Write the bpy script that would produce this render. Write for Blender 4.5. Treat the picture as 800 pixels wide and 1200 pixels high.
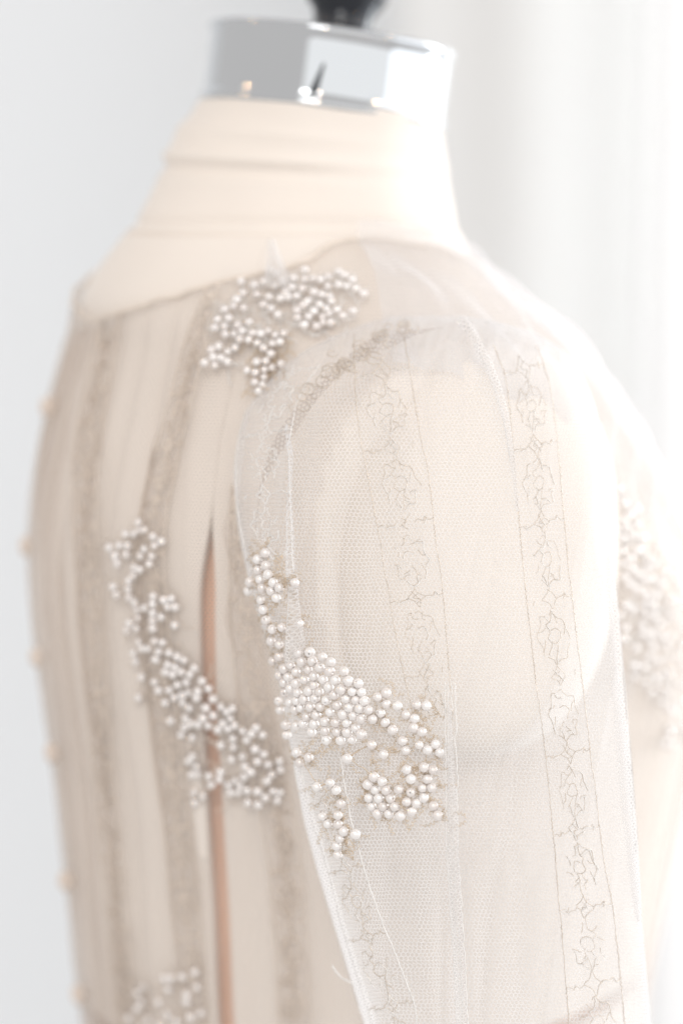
import bpy, bmesh, math, random
from mathutils import Vector, Matrix, noise
from mathutils.bvhtree import BVHTree

random.seed(7)
for o in list(bpy.data.objects):
    bpy.data.objects.remove(o, do_unlink=True)
scene = bpy.context.scene
COL = scene.collection

# ------------------------------------------------------------------ camera
PITCH = math.radians(9)
FOCUS = 0.868
cam_d = bpy.data.cameras.new("camera")
cam = bpy.data.objects.new("camera", cam_d)
COL.objects.link(cam)
cam_d.sensor_fit = 'VERTICAL'
cam_d.sensor_height = 36
cam_d.lens = 85
cam_d.clip_start = 0.05
cam_d.clip_end = 50
cam.location = (0, 0, 0)
cam.rotation_euler = (math.pi / 2 - PITCH, 0, 0)
cam_d.dof.use_dof = True
cam_d.dof.focus_distance = FOCUS
cam_d.dof.aperture_fstop = 2.8
scene.camera = cam

# ------------------------------------------------------------------ world and lamps (indoor window light plus added lamps)
w = bpy.data.worlds.new("World")
scene.world = w
w.use_nodes = True
w.node_tree.nodes["Background"].inputs[0].default_value = (1.0, 0.98, 0.966, 1)
w.node_tree.nodes["Background"].inputs[1].default_value = 0.455


def area(name, loc, target, sx, sy, power, col):
    l = bpy.data.lights.new(name, 'AREA')
    l.shape = 'RECTANGLE'
    l.size, l.size_y = sx, sy
    l.energy = power
    l.color = col
    o = bpy.data.objects.new(name, l)
    COL.objects.link(o)
    o.location = loc
    o.rotation_euler = (Vector(target) - Vector(loc)).to_track_quat('-Z', 'Y').to_euler()
    return o


area("window_light", (1.6, 1.1, 0.3), (0, 1.1, 0.2), 2.1, 2.0, 10.5, (0.88, 0.94, 1.0))
area("wall_fill_light", (2.2, 2.1, 0.2), (0.6, 3.1, -0.1), 1.0, 2.0, 37, (0.95, 0.985, 1.0))  # added fill lamp that brightens the wall and curtain behind
area("pearl_highlight_light", (-0.35, -0.9, 1.3), (0.05, 0.95, 0.0), 0.6, 0.6, 7.5, (1.0, 0.99, 0.975))  # added lamp behind the camera, gives the pearls their highlights
area("bright_room_light", (0.62, -0.65, 0.35), (0.0, 1.05, 0.15), 3.0, 1.3, 4.2, (0.95, 0.985, 1.0))
for nm, ang in (("warm_bulb", -80), ("warm_bulb_b", -4), ("warm_bulb_c", 58)):
    l = bpy.data.lights.new(nm, 'POINT')
    l.energy = 4.5
    l.color = (1.0, 0.62, 0.30)
    l.shadow_soft_size = 0.03
    o = bpy.data.objects.new(nm, l)
    COL.objects.link(o)
    a = math.radians(ang)
    o.location = (2.0 * math.sin(a), 1.05 - 2.0 * math.cos(a), 1.0)

vs = scene.view_settings
vs.view_transform = 'Standard'
vs.look = 'None'
vs.exposure = 0.77
vs.gamma = 1.0
scene.render.engine = 'CYCLES'
cy = scene.cycles
cy.use_denoising = True
cy.denoiser = 'OPENIMAGEDENOISE'
cy.denoising_input_passes = 'RGB_ALBEDO_NORMAL'
cy.denoising_prefilter = 'ACCURATE'
cy.max_bounces = 10
cy.transparent_max_bounces = 24
cy.sample_clamp_indirect = 6
cy.use_adaptive_sampling = False

# ------------------------------------------------------------------ projection helpers
K = 85 / 36 * 1200
FWD = Vector((0, math.cos(PITCH), -math.sin(PITCH)))
UP = Vector((0, math.sin(PITCH), math.cos(PITCH)))
RT = Vector((1, 0, 0))


def ray(px, py):
    return (RT * ((px - 400) / K) + UP * ((600 - py) / K) + FWD)


def P(px, py, d):
    return ray(px, py) * d


def proj(p):
    d = p.dot(FWD)
    return 400 + K * p.dot(RT) / d, 600 - K * p.dot(UP) / d, d


def interp(tab, t, col=1):
    """Catmull-Rom through table rows (t, a, b, ...)"""
    n = len(tab)
    if t <= tab[0][0]:
        return tab[0][col]
    if t >= tab[-1][0]:
        return tab[-1][col]
    i = 0
    while tab[i + 1][0] < t:
        i += 1
    t0, t1 = tab[i][0], tab[i + 1][0]
    y0, y1 = tab[i][col], tab[i + 1][col]
    h = t1 - t0
    m0 = (y1 - tab[i - 1][col]) / (t1 - tab[i - 1][0]) if i > 0 else (y1 - y0) / h
    m1 = (tab[i + 2][col] - y0) / (tab[i + 2][0] - t0) if i + 2 < n else (y1 - y0) / h
    s = (t - t0) / h
    return ((2 * s**3 - 3 * s**2 + 1) * y0 + (s**3 - 2 * s**2 + s) * h * m0
            + (-2 * s**3 + 3 * s**2) * y1 + (s**3 - s**2) * h * m1)


def sm(a, b, x):
    t = max(0.0, min(1.0, (x - a) / (b - a)))
    return t * t * (3 - 2 * t)


# ------------------------------------------------------------------ materials
def new_mat(name):
    m = bpy.data.materials.new(name)
    m.use_nodes = True
    nt = m.node_tree
    return m, nt, nt.nodes, nt.links


def principled(name, col, rough=0.5, metal=0.0, sheen=0.0, noise_scale=None, noise_amt=0.08, bump=0.0, bump_scale=200,
               coat=0.0, spec=0.5, sss=0.0):
    m, nt, N, L = new_mat(name)
    b = N["Principled BSDF"]
    b.inputs["Base Color"].default_value = (*col, 1)
    b.inputs["Roughness"].default_value = rough
    b.inputs["Metallic"].default_value = metal
    b.inputs["Sheen Weight"].default_value = sheen
    b.inputs["Coat Weight"].default_value = coat
    b.inputs["Specular IOR Level"].default_value = spec
    if sss:
        b.inputs["Subsurface Weight"].default_value = sss
        b.inputs["Subsurface Radius"].default_value = (0.002, 0.0015, 0.001)
    tc = N.new("ShaderNodeTexCoord")
    if noise_scale:
        n = N.new("ShaderNodeTexNoise")
        n.inputs["Scale"].default_value = noise_scale
        n.inputs["Detail"].default_value = 4
        L.new(tc.outputs["Object"], n.inputs["Vector"])
        mx = N.new("ShaderNodeMix")
        mx.data_type = 'RGBA'
        mx.inputs[6].default_value = (*[c * (1 - noise_amt) for c in col], 1)
        mx.inputs[7].default_value = (*[min(1, c * (1 + noise_amt)) for c in col], 1)
        L.new(n.outputs["Fac"], mx.inputs[0])
        L.new(mx.outputs[2], b.inputs["Base Color"])
    if bump:
        n2 = N.new("ShaderNodeTexNoise")
        n2.inputs["Scale"].default_value = bump_scale
        n2.inputs["Detail"].default_value = 3
        L.new(tc.outputs["Object"], n2.inputs["Vector"])
        bp = N.new("ShaderNodeBump")
        bp.inputs["Strength"].default_value = bump
        bp.inputs["Distance"].default_value = 0.001
        L.new(n2.outputs["Fac"], bp.inputs["Height"])
        L.new(bp.outputs["Normal"], b.inputs["Normal"])
    return m


def tulle(name, col, cell, thread, opac, veil, facing=0.55, transl=0.45):
    """hexagonal net: threads scatter light, holes are open"""
    m, nt, N, L = new_mat(name)
    N.remove(N["Principled BSDF"])
    out = N["Material Output"]
    uv = N.new("ShaderNodeUVMap")

    def vm(op, a, b=None):
        n = N.new("ShaderNodeVectorMath")
        n.operation = op
        for i, s in enumerate((a, b)):
            if s is None:
                continue
            if isinstance(s, tuple):
                n.inputs[i].default_value = s
            else:
                L.new(s, n.inputs[i])
        return n

    def mt(op, a, b=None, c=None, clamp=False):
        n = N.new("ShaderNodeMath")
        n.operation = op
        n.use_clamp = clamp
        for i, s in enumerate((a, b, c)):
            if s is None:
                continue
            if isinstance(s, (int, float)):
                n.inputs[i].default_value = s
            else:
                L.new(s, n.inputs[i])
        return n.outputs[0]
    # slight warp of the net
    nz = N.new("ShaderNodeTexNoise")
    nz.inputs["Scale"].default_value = 60
    L.new(uv.outputs[0], nz.inputs["Vector"])
    wv = vm('SCALE', vm('SUBTRACT', nz.outputs["Color"], (0.5, 0.5, 0.5)).outputs[0])
    wv.inputs["Scale"].default_value = 0.0022
    p0 = vm('ADD', uv.outputs[0], wv.outputs[0]).outputs[0]
    sc = vm('MULTIPLY', p0, (1 / cell, 1 / cell, 0)).outputs[0]
    p = vm('ADD', sc, (1000, 1000 * 1.7320508, 0)).outputs[0]
    r = (1.0, 1.7320508, 1.0)
    h = (0.5, 0.8660254, 0.0)
    a = vm('SUBTRACT', vm('MODULO', p, r).outputs[0], h).outputs[0]
    b = vm('SUBTRACT', vm('MODULO', vm('SUBTRACT', p, h).outputs[0], r).outputs[0], h).outputs[0]

    def hexd(v):
        s = N.new("ShaderNodeSeparateXYZ")
        L.new(vm('ABSOLUTE', v).outputs[0], s.inputs[0])
        q = mt('ADD', mt('MULTIPLY', s.outputs[0], 0.5), mt('MULTIPLY', s.outputs[1], 0.8660254))
        return mt('MAXIMUM', q, s.outputs[0])
    d = mt('MINIMUM', hexd(a), hexd(b))
    mr = N.new("ShaderNodeMapRange")
    mr.interpolation_type = 'SMOOTHSTEP'
    mr.inputs["From Min"].default_value = 0.5 - thread
    mr.inputs["From Max"].default_value = 0.5 - thread * 0.45
    L.new(d, mr.inputs["Value"])
    # uneven density
    n2 = N.new("ShaderNodeTexNoise")
    n2.inputs["Scale"].default_value = 25
    n2.inputs["Detail"].default_value = 2
    L.new(uv.outputs[0], n2.inputs["Vector"])
    dens = mt('ADD', mt('MULTIPLY', n2.outputs["Fac"], 0.5), 0.75)
    c = mt('MULTIPLY', mt('MAXIMUM', mt('MULTIPLY', mr.outputs[0], opac), veil), dens, clamp=True)
    lw = N.new("ShaderNodeLayerWeight")
    lw.inputs["Blend"].default_value = 0.5
    f3 = mt('MULTIPLY', mt('POWER', lw.outputs["Facing"], 2.5), facing)
    fac = mt('ADD', c, mt('MULTIPLY', mt('SUBTRACT', 1.0, c), f3), clamp=True)
    df = N.new("ShaderNodeBsdfDiffuse")
    df.inputs[0].default_value = (*col, 1)
    tl = N.new("ShaderNodeBsdfTranslucent")
    tl.inputs[0].default_value = (*col, 1)
    m1 = N.new("ShaderNodeMixShader")
    m1.inputs[0].default_value = transl
    L.new(df.outputs[0], m1.inputs[1])
    L.new(tl.outputs[0], m1.inputs[2])
    tr = N.new("ShaderNodeBsdfTransparent")
    m2 = N.new("ShaderNodeMixShader")
    L.new(fac, m2.inputs[0])
    L.new(tr.outputs[0], m2.inputs[1])
    L.new(m1.outputs[0], m2.inputs[2])
    L.new(m2.outputs[0], out.inputs["Surface"])
    return m


M = {}
M['wall'] = principled("white_wall_paint", (0.87, 0.895, 0.92), 0.7, noise_scale=1.5, noise_amt=0.02)
M['curtain'] = principled("white_curtain_cotton", (0.77, 0.77, 0.765), 0.8, sheen=0.1, noise_scale=3, noise_amt=0.02)
M['gloss_white'] = principled("white_gloss_paint", (0.88, 0.88, 0.885), 0.35, noise_scale=2, noise_amt=0.01)
M['linen'] = principled("cream_jersey", (0.79, 0.725, 0.665), 0.85, sheen=0.25, noise_scale=18, noise_amt=0.05, bump=0.25, bump_scale=900)
M['copper'] = principled("orange_brown_plastic", (0.90, 0.58, 0.42), 0.55, noise_scale=12, noise_amt=0.1)
M['chrome'] = principled("chrome", (0.60, 0.615, 0.63), 0.07, metal=1.0, noise_scale=9, noise_amt=0.03)
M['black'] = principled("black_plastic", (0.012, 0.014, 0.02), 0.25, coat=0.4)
M['tulle'] = tulle("ivory_tulle", (0.85, 0.85, 0.86), 0.0016, 0.15, 0.50, 0.02)
M['tulle_back'] = tulle("pale_taupe_tulle", (0.77, 0.722, 0.685), 0.0015, 0.17, 0.50, 0.06, facing=0.75)
M['tulle_dense'] = tulle("doubled_tulle", (0.84, 0.82, 0.81), 0.0012, 0.22, 0.8, 0.25, facing=0.7)
M['tulle_taupe'] = tulle("doubled_taupe_tulle", (0.62, 0.52, 0.45), 0.0015, 0.17, 0.16, 0.015, facing=0.6)
M['tulle_seam'] = tulle('taupe_net', (0.48, 0.42, 0.39), 0.0016, 0.17, 0.55, 0.02, facing=0.3)  # darker net colour of the doubled tulle at the seam allowance
M['tulle_yoke'] = tulle('cool_white_tulle', (0.84, 0.84, 0.86), 0.0015, 0.18, 0.55, 0.16, facing=0.6)
M['silver'] = principled("champagne_thread", (0.65, 0.575, 0.50), 0.38, metal=0.3, noise_scale=900, noise_amt=0.45)
M['gold'] = principled("gold_lurex_thread", (0.68, 0.56, 0.43), 0.35, metal=0.25, noise_scale=300, noise_amt=0.3)
M['white_thread'] = principled("white_thread", (0.82, 0.80, 0.78), 0.6, noise_scale=300, noise_amt=0.08)
M['grey_thread'] = principled("grey_lace_thread", (0.73, 0.65, 0.575), 0.6, noise_scale=200, noise_amt=0.15)
M['pearl'] = principled("pearl", (0.82, 0.775, 0.75), 0.16, metal=0.28, coat=1.0, spec=0.7, noise_scale=150, noise_amt=0.08)
_n = M['pearl'].node_tree
_oi = _n.nodes.new("ShaderNodeObjectInfo")
_hs = _n.nodes.new("ShaderNodeHueSaturation")
_mr = _n.nodes.new("ShaderNodeMapRange")
_mr.inputs["To Min"].default_value = 0.95
_mr.inputs["To Max"].default_value = 1.08
_m2 = _n.nodes.new("ShaderNodeMapRange")
_m2.inputs["To Min"].default_value = 1.25
_m2.inputs["To Max"].default_value = 0.6
_n.links.new(_oi.outputs["Random"], _mr.inputs["Value"])
_n.links.new(_oi.outputs["Random"], _m2.inputs["Value"])
_n.links.new(_mr.outputs[0], _hs.inputs["Value"])
_n.links.new(_m2.outputs[0], _hs.inputs["Saturation"])
_b = _n.nodes["Principled BSDF"]
_src = _b.inputs["Base Color"].links[0].from_socket
_n.links.new(_src, _hs.inputs["Color"])
_n.links.new(_hs.outputs[0], _b.inputs["Base Color"])
M['button'] = principled("covered_button_satin", (0.70, 0.61, 0.54), 0.5, sheen=0.3, noise_scale=60, noise_amt=0.04)


# ------------------------------------------------------------------ object helpers
def mesh_obj(name, verts, faces, mat, parent=None, uvs=None, smooth=True):
    me = bpy.data.meshes.new(name)
    me.from_pydata([tuple(v) for v in verts], [], faces)
    if uvs:
        lay = me.uv_layers.new(name="UVMap")
        for lp in me.loops:
            lay.data[lp.index].uv = uvs[lp.vertex_index]
    if smooth:
        me.polygons.foreach_set("use_smooth", [True] * len(me.polygons))
    me.materials.append(mat)
    me.update()
    o = bpy.data.objects.new(name, me)
    COL.objects.link(o)
    if parent is not None:
        o.parent = parent
        o.matrix_parent_inverse = Matrix.Translation(parent.matrix_world.translation).inverted() if parent.type == 'EMPTY' else Matrix.Identity(4)
    return o


def empty(name, loc, label, cat):
    o = bpy.data.objects.new(name, None)
    COL.objects.link(o)
    o.location = loc
    o.empty_display_size = 0.05
    o.matrix_world = Matrix.Translation(loc)
    o["label"] = label
    o["category"] = cat
    return o


def grid_faces(nu, nv, wrap=False):
    f = []
    for j in range(nv - 1):
        for i in range(nu if wrap else nu - 1):
            i2 = (i + 1) % nu
            f.append((j * nu + i, j * nu + i2, (j + 1) * nu + i2, (j + 1) * nu + i))
    return f


class Tubes:
    def __init__(s):
        s.v, s.f = [], []

    def add(s, pts, r, sides=4):
        n = len(pts)
        if n < 2:
            return
        base = len(s.v)
        for i, p in enumerate(pts):
            t = (pts[min(i + 1, n - 1)] - pts[max(i - 1, 0)])
            if t.length < 1e-9:
                t = Vector((0, 0, 1))
            t.normalize()
            a = t.cross(FWD)
            if a.length < 1e-4:
                a = t.cross(UP)
            a.normalize()
            b = t.cross(a)
            for k in range(sides):
                an = 2 * math.pi * k / sides
                s.v.append(p + a * (r * math.cos(an)) + b * (r * math.sin(an)))
        for i in range(n - 1):
            for k in range(sides):
                k2 = (k + 1) % sides
                s.f.append((base + i * sides + k, base + i * sides + k2, base + (i + 1) * sides + k2, base + (i + 1) * sides + k))

    def build(s, name, mat, parent):
        return mesh_obj(name, s.v, s.f, mat, parent)


# ------------------------------------------------------------------ setting: wall behind
def wall():
    y = 3.3
    nx, nz = 2, 2
    vs_ = [(-3.2, y, -2.2), (3.2, y, -2.2), (3.2, y, 2.2), (-3.2, y, 2.2), (-3.2, y + .1, -2.2), (3.2, y + .1, -2.2), (3.2, y + .1, 2.2), (-3.2, y + .1, 2.2)]
    fs = [(0, 1, 2, 3), (5, 4, 7, 6), (4, 0, 3, 7), (1, 5, 6, 2), (3, 2, 6, 7), (4, 5, 1, 0)]
    o = mesh_obj("wall", vs_, fs, M['wall'], smooth=False)
    o["kind"] = "structure"
    o["label"] = "plain cool white wall far behind the dress form"


wall()


def curtain():
    y0 = 2.9
    verts, nu, nv = [], 160, 6
    x0, x1 = 0.06, 1.5
    for j in range(nv):
        z = -2.1 + 4.0 * j / (nv - 1)
        for i in range(nu):
            x = x0 + (x1 - x0) * i / (nu - 1)
            y = y0 + 0.007 * math.sin(x * 21 + 0.6) + 0.003 * math.sin(x * 47 + 1.0)
            verts.append((x, y, z))
    o = mesh_obj("curtain", verts, grid_faces(nu, nv), M['curtain'])
    md = o.modifiers.new("thickness", 'SOLIDIFY')
    md.thickness = 0.004
    o["label"] = "soft white curtain hanging at right behind the dress form"
    o["category"] = "curtain"


curtain()


def window_frame():
    """stepped white casing standing in front of the curtain"""
    prof = [(0.345, 2.72), (0.345, 2.70), (0.352, 2.69), (0.372, 2.69), (0.380, 2.682), (0.480, 2.682), (0.490, 2.668), (0.60, 2.668), (0.62, 2.70), (0.62, 2.74), (0.345, 2.74)]
    verts, n = [], len(prof)
    for z in (-2.0, 1.9):
        verts += [(x, y, z) for x, y in prof]
    faces = [(i, (i + 1) % n, n + (i + 1) % n, n + i) for i in range(n)]
    faces += [tuple(range(n - 1, -1, -1)), tuple(range(n, 2 * n))]
    o = mesh_obj("window_frame", verts, faces, M['gloss_white'], smooth=False)
    o["label"] = "bright white painted window frame upright at the right edge behind the gown"
    o["category"] = "window frame"


window_frame()

# ------------------------------------------------------------------ dress form
AX_Y = 1.05 * math.cos(PITCH)
YAW = math.radians(25)
F = Vector((math.cos(YAW), math.sin(YAW), 0))
R = Vector((math.sin(YAW), -math.cos(YAW), 0))
ZUP = Vector((0, 0, 1))
AX_X = (378 - 400) * 1.05 / K


def axis_at(py):
    r = ray(400, py)
    t = AX_Y / r.y
    return Vector((AX_X, AX_Y, r.z * t)), t      # point, camera depth


# py, left silhouette px, right silhouette px, lateral half width
TORSO = [
    (250, 178, 537, .050), (265, 166, 529, .054), (282, 153, 534, .061), (300, 138, 541, .071), (318, 124, 546, .082),
    (335, 112, 556, .092), (352, 103, 570, .102), (370, 95, 588, .112), (390, 87, 608, .122), (410, 80, 627, .129), (430, 74, 644, .133),
    (460, 66, 668, .135), (500, 57, 698, .134), (560, 47, 738, .131), (620, 43, 775, .127), (700, 47, 812, .121),
    (800, 60, 815, .114), (900, 74, 802, .107), (1000, 86, 782, .101), (1100, 98, 760, .097), (1200, 110, 742, .095), (1300, 112, 745, .097)]
SIN, COS = math.sin(YAW), math.cos(YAW)


def torso_pt(th, py, off=0.0):
    c, d = axis_at(py)
    W = interp(TORSO, py, 3)
    Lx = (378 - interp(TORSO, py, 1) - 11 * sm(330, 400, py)) * d / K
    Rx = (interp(TORSO, py, 2) - 378) * d / K
    Db = math.sqrt(max(Lx * Lx - (W * SIN) ** 2, 1e-5)) / COS
    Df = math.sqrt(max(Rx * Rx - (W * SIN) ** 2, 1e-5)) / COS
    a = Df if math.cos(th) > 0 else Db
    r = 1 / math.sqrt((math.cos(th) / a) ** 2 + (math.sin(th) / W) ** 2)
    return c + (F * math.cos(th) + R * math.sin(th)) * (r + off)


form = empty("dress_form", axis_at(1300)[0], "cream fabric dress form with chrome neck cap standing under the sheer gown", "dress form")

GAPX = [(480, 262), (540, 254), (640, 247), (740, 248), (860, 255), (950, 260), (1080, 267), (1200, 273), (1300, 278)]


def theta_for_px(py, px):
    lo, hi = math.radians(60), math.radians(178)
    for _ in range(30):
        mid = (lo + hi) / 2
        if proj(torso_pt(mid, py))[0] > px:
            lo = mid
        else:
            hi = mid
    return (lo + hi) / 2


def gap_bounds(py):
    wpx = 18 * sm(535, 640, py)
    c = interp(GAPX, max(py, 480))
    if py < 480:
        c += (480 - py) * 0.25
        c = min(c, 330)
    return theta_for_px(py, c + wpx / 2), theta_for_px(py, c - wpx / 2)


def panel(name, which, py0, py1, nv, nu=56, label=None):
    verts = []
    for j in range(nv):
        py = py0 + (py1 - py0) * j / (nv - 1)
        tn, tf = gap_bounds(py)          # near edge (side panel), far edge (back panel)
        if which == 'back':
            a0, a1 = tf, math.pi + tn
        else:
            a0, a1 = math.pi + tf, 2 * math.pi + tn
        for i in range(nu):
            th = a0 + (a1 - a0) * i / (nu - 1)
            p = torso_pt(th, py)
            p += (p - axis_at(py)[0]).normalized() * (0.0012 * noise.noise(p * 25))
            verts.append(p)
    o = mesh_obj(name, verts, [tuple(reversed(f)) for f in grid_faces(nu, nv)], M['linen'], form)
    md = o.modifiers.new("thickness", 'SOLIDIFY')
    md.thickness = 0.003
    md.offset = -1
    es = o.modifiers.new("crisp_rim", 'EDGE_SPLIT')
    es.split_angle = math.radians(45)
    return o


panel("back_panel", 'back', 276, 1150, 80)
panel("side_panel", 'side', 276, 1150, 80)
panel("hip_panel", 'back', 1163, 1300, 10)
panel("hip_panel", 'side', 1163, 1300, 10)


def liner():
    verts, nu, nv = [], 64, 40
    for j in range(nv):
        py = 420 + 870 * j / (nv - 1)
        for i in range(nu):
            verts.append(torso_pt(2 * math.pi * i / nu, py, -0.0034))
    mesh_obj("inner_shell", verts, grid_faces(nu, nv, True), M['copper'], form)


liner()


def ring(center, nrm, ru, rv, n, fdir=F):
    u = (fdir - nrm * fdir.dot(nrm)).normalized()
    v = nrm.cross(u)
    return [center + u * (ru * math.cos(2 * math.pi * i / n)) + v * (rv * math.sin(2 * math.pi * i / n)) for i in range(n)]


def neck():
    # centre py, xl, xr, tilt degrees, depth radius
    T = [(128, 239, 521, 8.0, .0525), (150, 226, 522, 7.6, .0525), (175, 208, 525, 7, .053), (195, 199, 527, 6.5, .0535), (215, 191, 530, 6, .054), (240, 180, 534, 5, .055),
         (265, 165, 538, 4, .057), (285, 150, 541, 3, .062), (300, 139, 543, 2, .066), (320, 128, 545, 1, .068)]
    verts, n, nv = [], 72, 60
    for j in range(nv):
        py = 128 + 178 * j / (nv - 1)
        xl, xr, tl, rv = (interp(T, py, k) for k in (1, 2, 3, 4))
        c, d = axis_at(py)
        cx = (xl + xr) / 2
        half = (xr - xl) / 2 * d / K
        ru = math.sqrt(max(half ** 2 - (rv * SIN) ** 2, 1e-6)) / COS
        be = math.radians(tl)
        nr = (F * math.sin(be) + ZUP * math.cos(be)).normalized()
        cc = c + RT * ((cx - 378) * d / K)
        pts = ring(cc, nr, ru, rv, n)
        for p in pts:
            dr = (p - cc).normalized()
            # wrinkles of the loose jersey towards the back of the neck
            back = sm(-0.1, 0.8, -dr.dot(F))
            px, pyy, _ = proj(p)
            wv = (0.0022 * math.exp(-((pyy - 182 - (px - 200) * .05) / 6) ** 2) - 0.0018 * math.exp(-((pyy - 196 - (px - 200) * .05) / 6) ** 2)
                  + 0.0012 * math.exp(-((pyy - 150 - (px - 230) * .08) / 7) ** 2) - 0.0016 * math.exp(-((pyy - 262) / 5) ** 2) + 0.0012 * math.exp(-((pyy - 270) / 5) ** 2))
            verts.append(p + dr * (wv * (0.12 + .8 * back) + 0.0010 * noise.noise(p * 40)))
    mesh_obj("neck", verts, grid_faces(n, nv, True), M['linen'], form)


neck()


def lathe(name, prof, origin, nrm, n, mat, parent):
    """prof: list of (radius, height along nrm)"""
    verts = []
    for r, h in prof:
        verts += ring(origin + nrm * h, nrm, max(r, 1e-5), max(r, 1e-5), n)
    return mesh_obj(name, verts, grid_faces(n, len(prof), True), mat, parent)


def neck_cap():
    be = math.radians(8.2)
    nr = (F * math.sin(be) + ZUP * math.cos(be)).normalized()
    c, d = axis_at(131)
    o = c + RT * ((379 - 378) * d / K)
    r = 142 * d / K
    h = 82 * d / K
    prof = [(r * .9, -.002), (r + .0000, -.0022), (r + .0012, -.0012), (r + .0014, .0002), (r + .0009, .0014), (r, .0022)]
    for k in range(1, 8):
        prof.append((r, .0022 + (h - .0044) * k / 8))
    prof += [(r, h - .0022), (r + .0009, h - .0014), (r + .0014, h), (r + .0008, h + .0013), (r - .001, h + .0018), (r - .004, h + .0012), (r * .4, h + .002), (0.0001, h + .002)]
    cap = lathe("neck_cap", prof, o, nr, 128, M['chrome'], form)
    # narrow black wedge on the wall of the cap
    kc = o + nr * (h + .002) + F * .004
    kp = [(.0001, -.002), (.0165, -.002), (.0165, .001), (.0135, .003), (.0125, .006), (.0135, .010), (.0165, .0135), (.0185, .018), (.019, .024), (.017, .030), (.010, .036), (.0001, .038)]
    lathe("knob", kp, kc, nr, 48, M['black'], form)
    # black wedge, just proud of the cap wall
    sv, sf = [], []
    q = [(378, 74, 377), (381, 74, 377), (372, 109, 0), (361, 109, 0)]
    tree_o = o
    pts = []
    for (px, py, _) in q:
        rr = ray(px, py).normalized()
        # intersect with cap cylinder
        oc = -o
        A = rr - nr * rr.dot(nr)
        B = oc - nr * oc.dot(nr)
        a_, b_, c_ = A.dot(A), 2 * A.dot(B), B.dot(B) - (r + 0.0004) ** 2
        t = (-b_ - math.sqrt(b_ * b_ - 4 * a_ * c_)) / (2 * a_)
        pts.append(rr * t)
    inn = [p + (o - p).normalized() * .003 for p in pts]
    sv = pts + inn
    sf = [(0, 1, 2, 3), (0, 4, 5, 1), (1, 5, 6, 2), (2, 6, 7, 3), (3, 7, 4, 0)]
    mesh_obj("black_wedge", sv, sf, M['black'], form, smooth=False)


neck_cap()


def arm_plate():
    """rounded arm stump of the form"""
    verts, nu, nv = [], 64, 28
    c0 = P(545, 642, 0.957)
    au, av, aw = 0.0605, 0.084, 0.040       # forward, vertical, outward radius
    for j in range(nv):
        ph = math.pi / 2 * j / (nv - 1)
        s_, w_ = math.sin(ph) ** 0.48, math.cos(ph) ** 0.8
        for i in range(nu):
            a = 2 * math.pi * i / nu
            ca, sa = math.cos(a), math.sin(a)
            e = 0.88
            cu = math.copysign(abs(ca) ** e, ca)
            su = math.copysign(abs(sa) ** e, sa)
            p = c0 + F * (au * s_ * cu) + ZUP * (av * s_ * su) + R * (aw * w_ - 0.0)
            verts.append(p + R * (0.001 * noise.noise(p * 30)))
    for i in range(nu):                      # skirt into the torso
        v = verts[(nv - 1) * nu + i]
        verts.append(v - R * 0.03)
    o = mesh_obj("arm_stump", verts, [tuple(reversed(f)) for f in grid_faces(nu, nv + 1, True)], M['linen'], form)
    return o


arm_plate()

# ------------------------------------------------------------------ gown
gown = empty("gown", axis_at(1300)[0] + Vector((0, 0, 0)), "sheer tulle wedding gown with long sleeve, silver embroidery and pearl clusters", "gown")

NECKLINE = [(0, 338), (30, 326), (60, 307), (85, 290), (100, 284), (113, 290), (120, 306), (135, 322), (150, 338), (165, 352), (180, 361), (195, 352), (225, 322), (260, 297), (280, 297), (300, 307), (330, 326), (360, 338)]


def bodice_off(th, py):
    d = math.degrees(th)
    front = 0.5 + 0.5 * math.cos(th)
    o = 0.0058 + 0.003 * front * sm(330, 420, py)
    pl = 0.0018 * math.sin(d * 0.75 + 2.0 * noise.noise(Vector((d * .03, py * .004, 1)))) + 0.002 * noise.noise(Vector((d * .09, py * .003, 5)))
    return o + pl * sm(300, 420, py) + 0.0012 * noise.noise(Vector((d * .3, py * .004, 9)))


def torso_nrm(th, py):
    a = torso_pt(th + .02, py) - torso_pt(th - .02, py)
    b = torso_pt(th, py + 4) - torso_pt(th, py - 4)
    n = a.cross(b)
    n.normalize()
    if n.dot(torso_pt(th, py) - axis_at(py)[0]) < 0:
        n = -n
    return n


def bodice_pt(th, py, extra=0.0):
    return torso_pt(th, py) + torso_nrm(th, py) * (max(.0028, bodice_off(th, py)) + extra)


def bodice():
    nu, nv = 240, 90
    verts, uvs = [], []
    for j in range(nv):
        t = j / (nv - 1)
        for i in range(nu + 1):
            th = 2 * math.pi * i / nu
            d = 360 * i / nu
            p0 = interp(NECKLINE, d)
            py = p0 + (1270 - p0) * t ** 1.25
            p = bodice_pt(th, py)
            verts.append(p)
            uvs.append((th * 0.125, p.z))
    fs = []
    for f in grid_faces(nu + 1, nv):
        c = sum((verts[k] for k in f), Vector()) / 4
        x, y, dd = proj(c)
        if dd < 1.0 and ((x - 540) / 172) ** 2 + ((y - 645) / 246) ** 2 < 1:      # armhole
            continue
        fs.append(tuple(reversed(f)))
    return mesh_obj("bodice", verts, fs, M['tulle_back'], gown, uvs)


bod = bodice()

SLEEVE = [  # py, xl, xr, near depth, half depth
    (370, 462, 540, .921, .004), (378, 432, 585, .912, .012), (392, 395, 628, .903, .021), (412, 354, 660, .896, .028), (440, 320, 682, .889, .034), (480, 290, 698, .883, .039),
    (540, 275, 707, .876, .042), (600, 277, 712, .871, .043), (650, 285, 715, .868, .043), (720, 302, 719, .864, .043),
    (780, 322, 724, .862, .043), (850, 336, 731, .861, .043), (930, 350, 739, .862, .043), (1000, 368, 745, .864, .043),
    (1080, 392, 751, .867, .042), (1160, 416, 758, .870, .042), (1250, 443, 766, .873, .042)]

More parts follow.
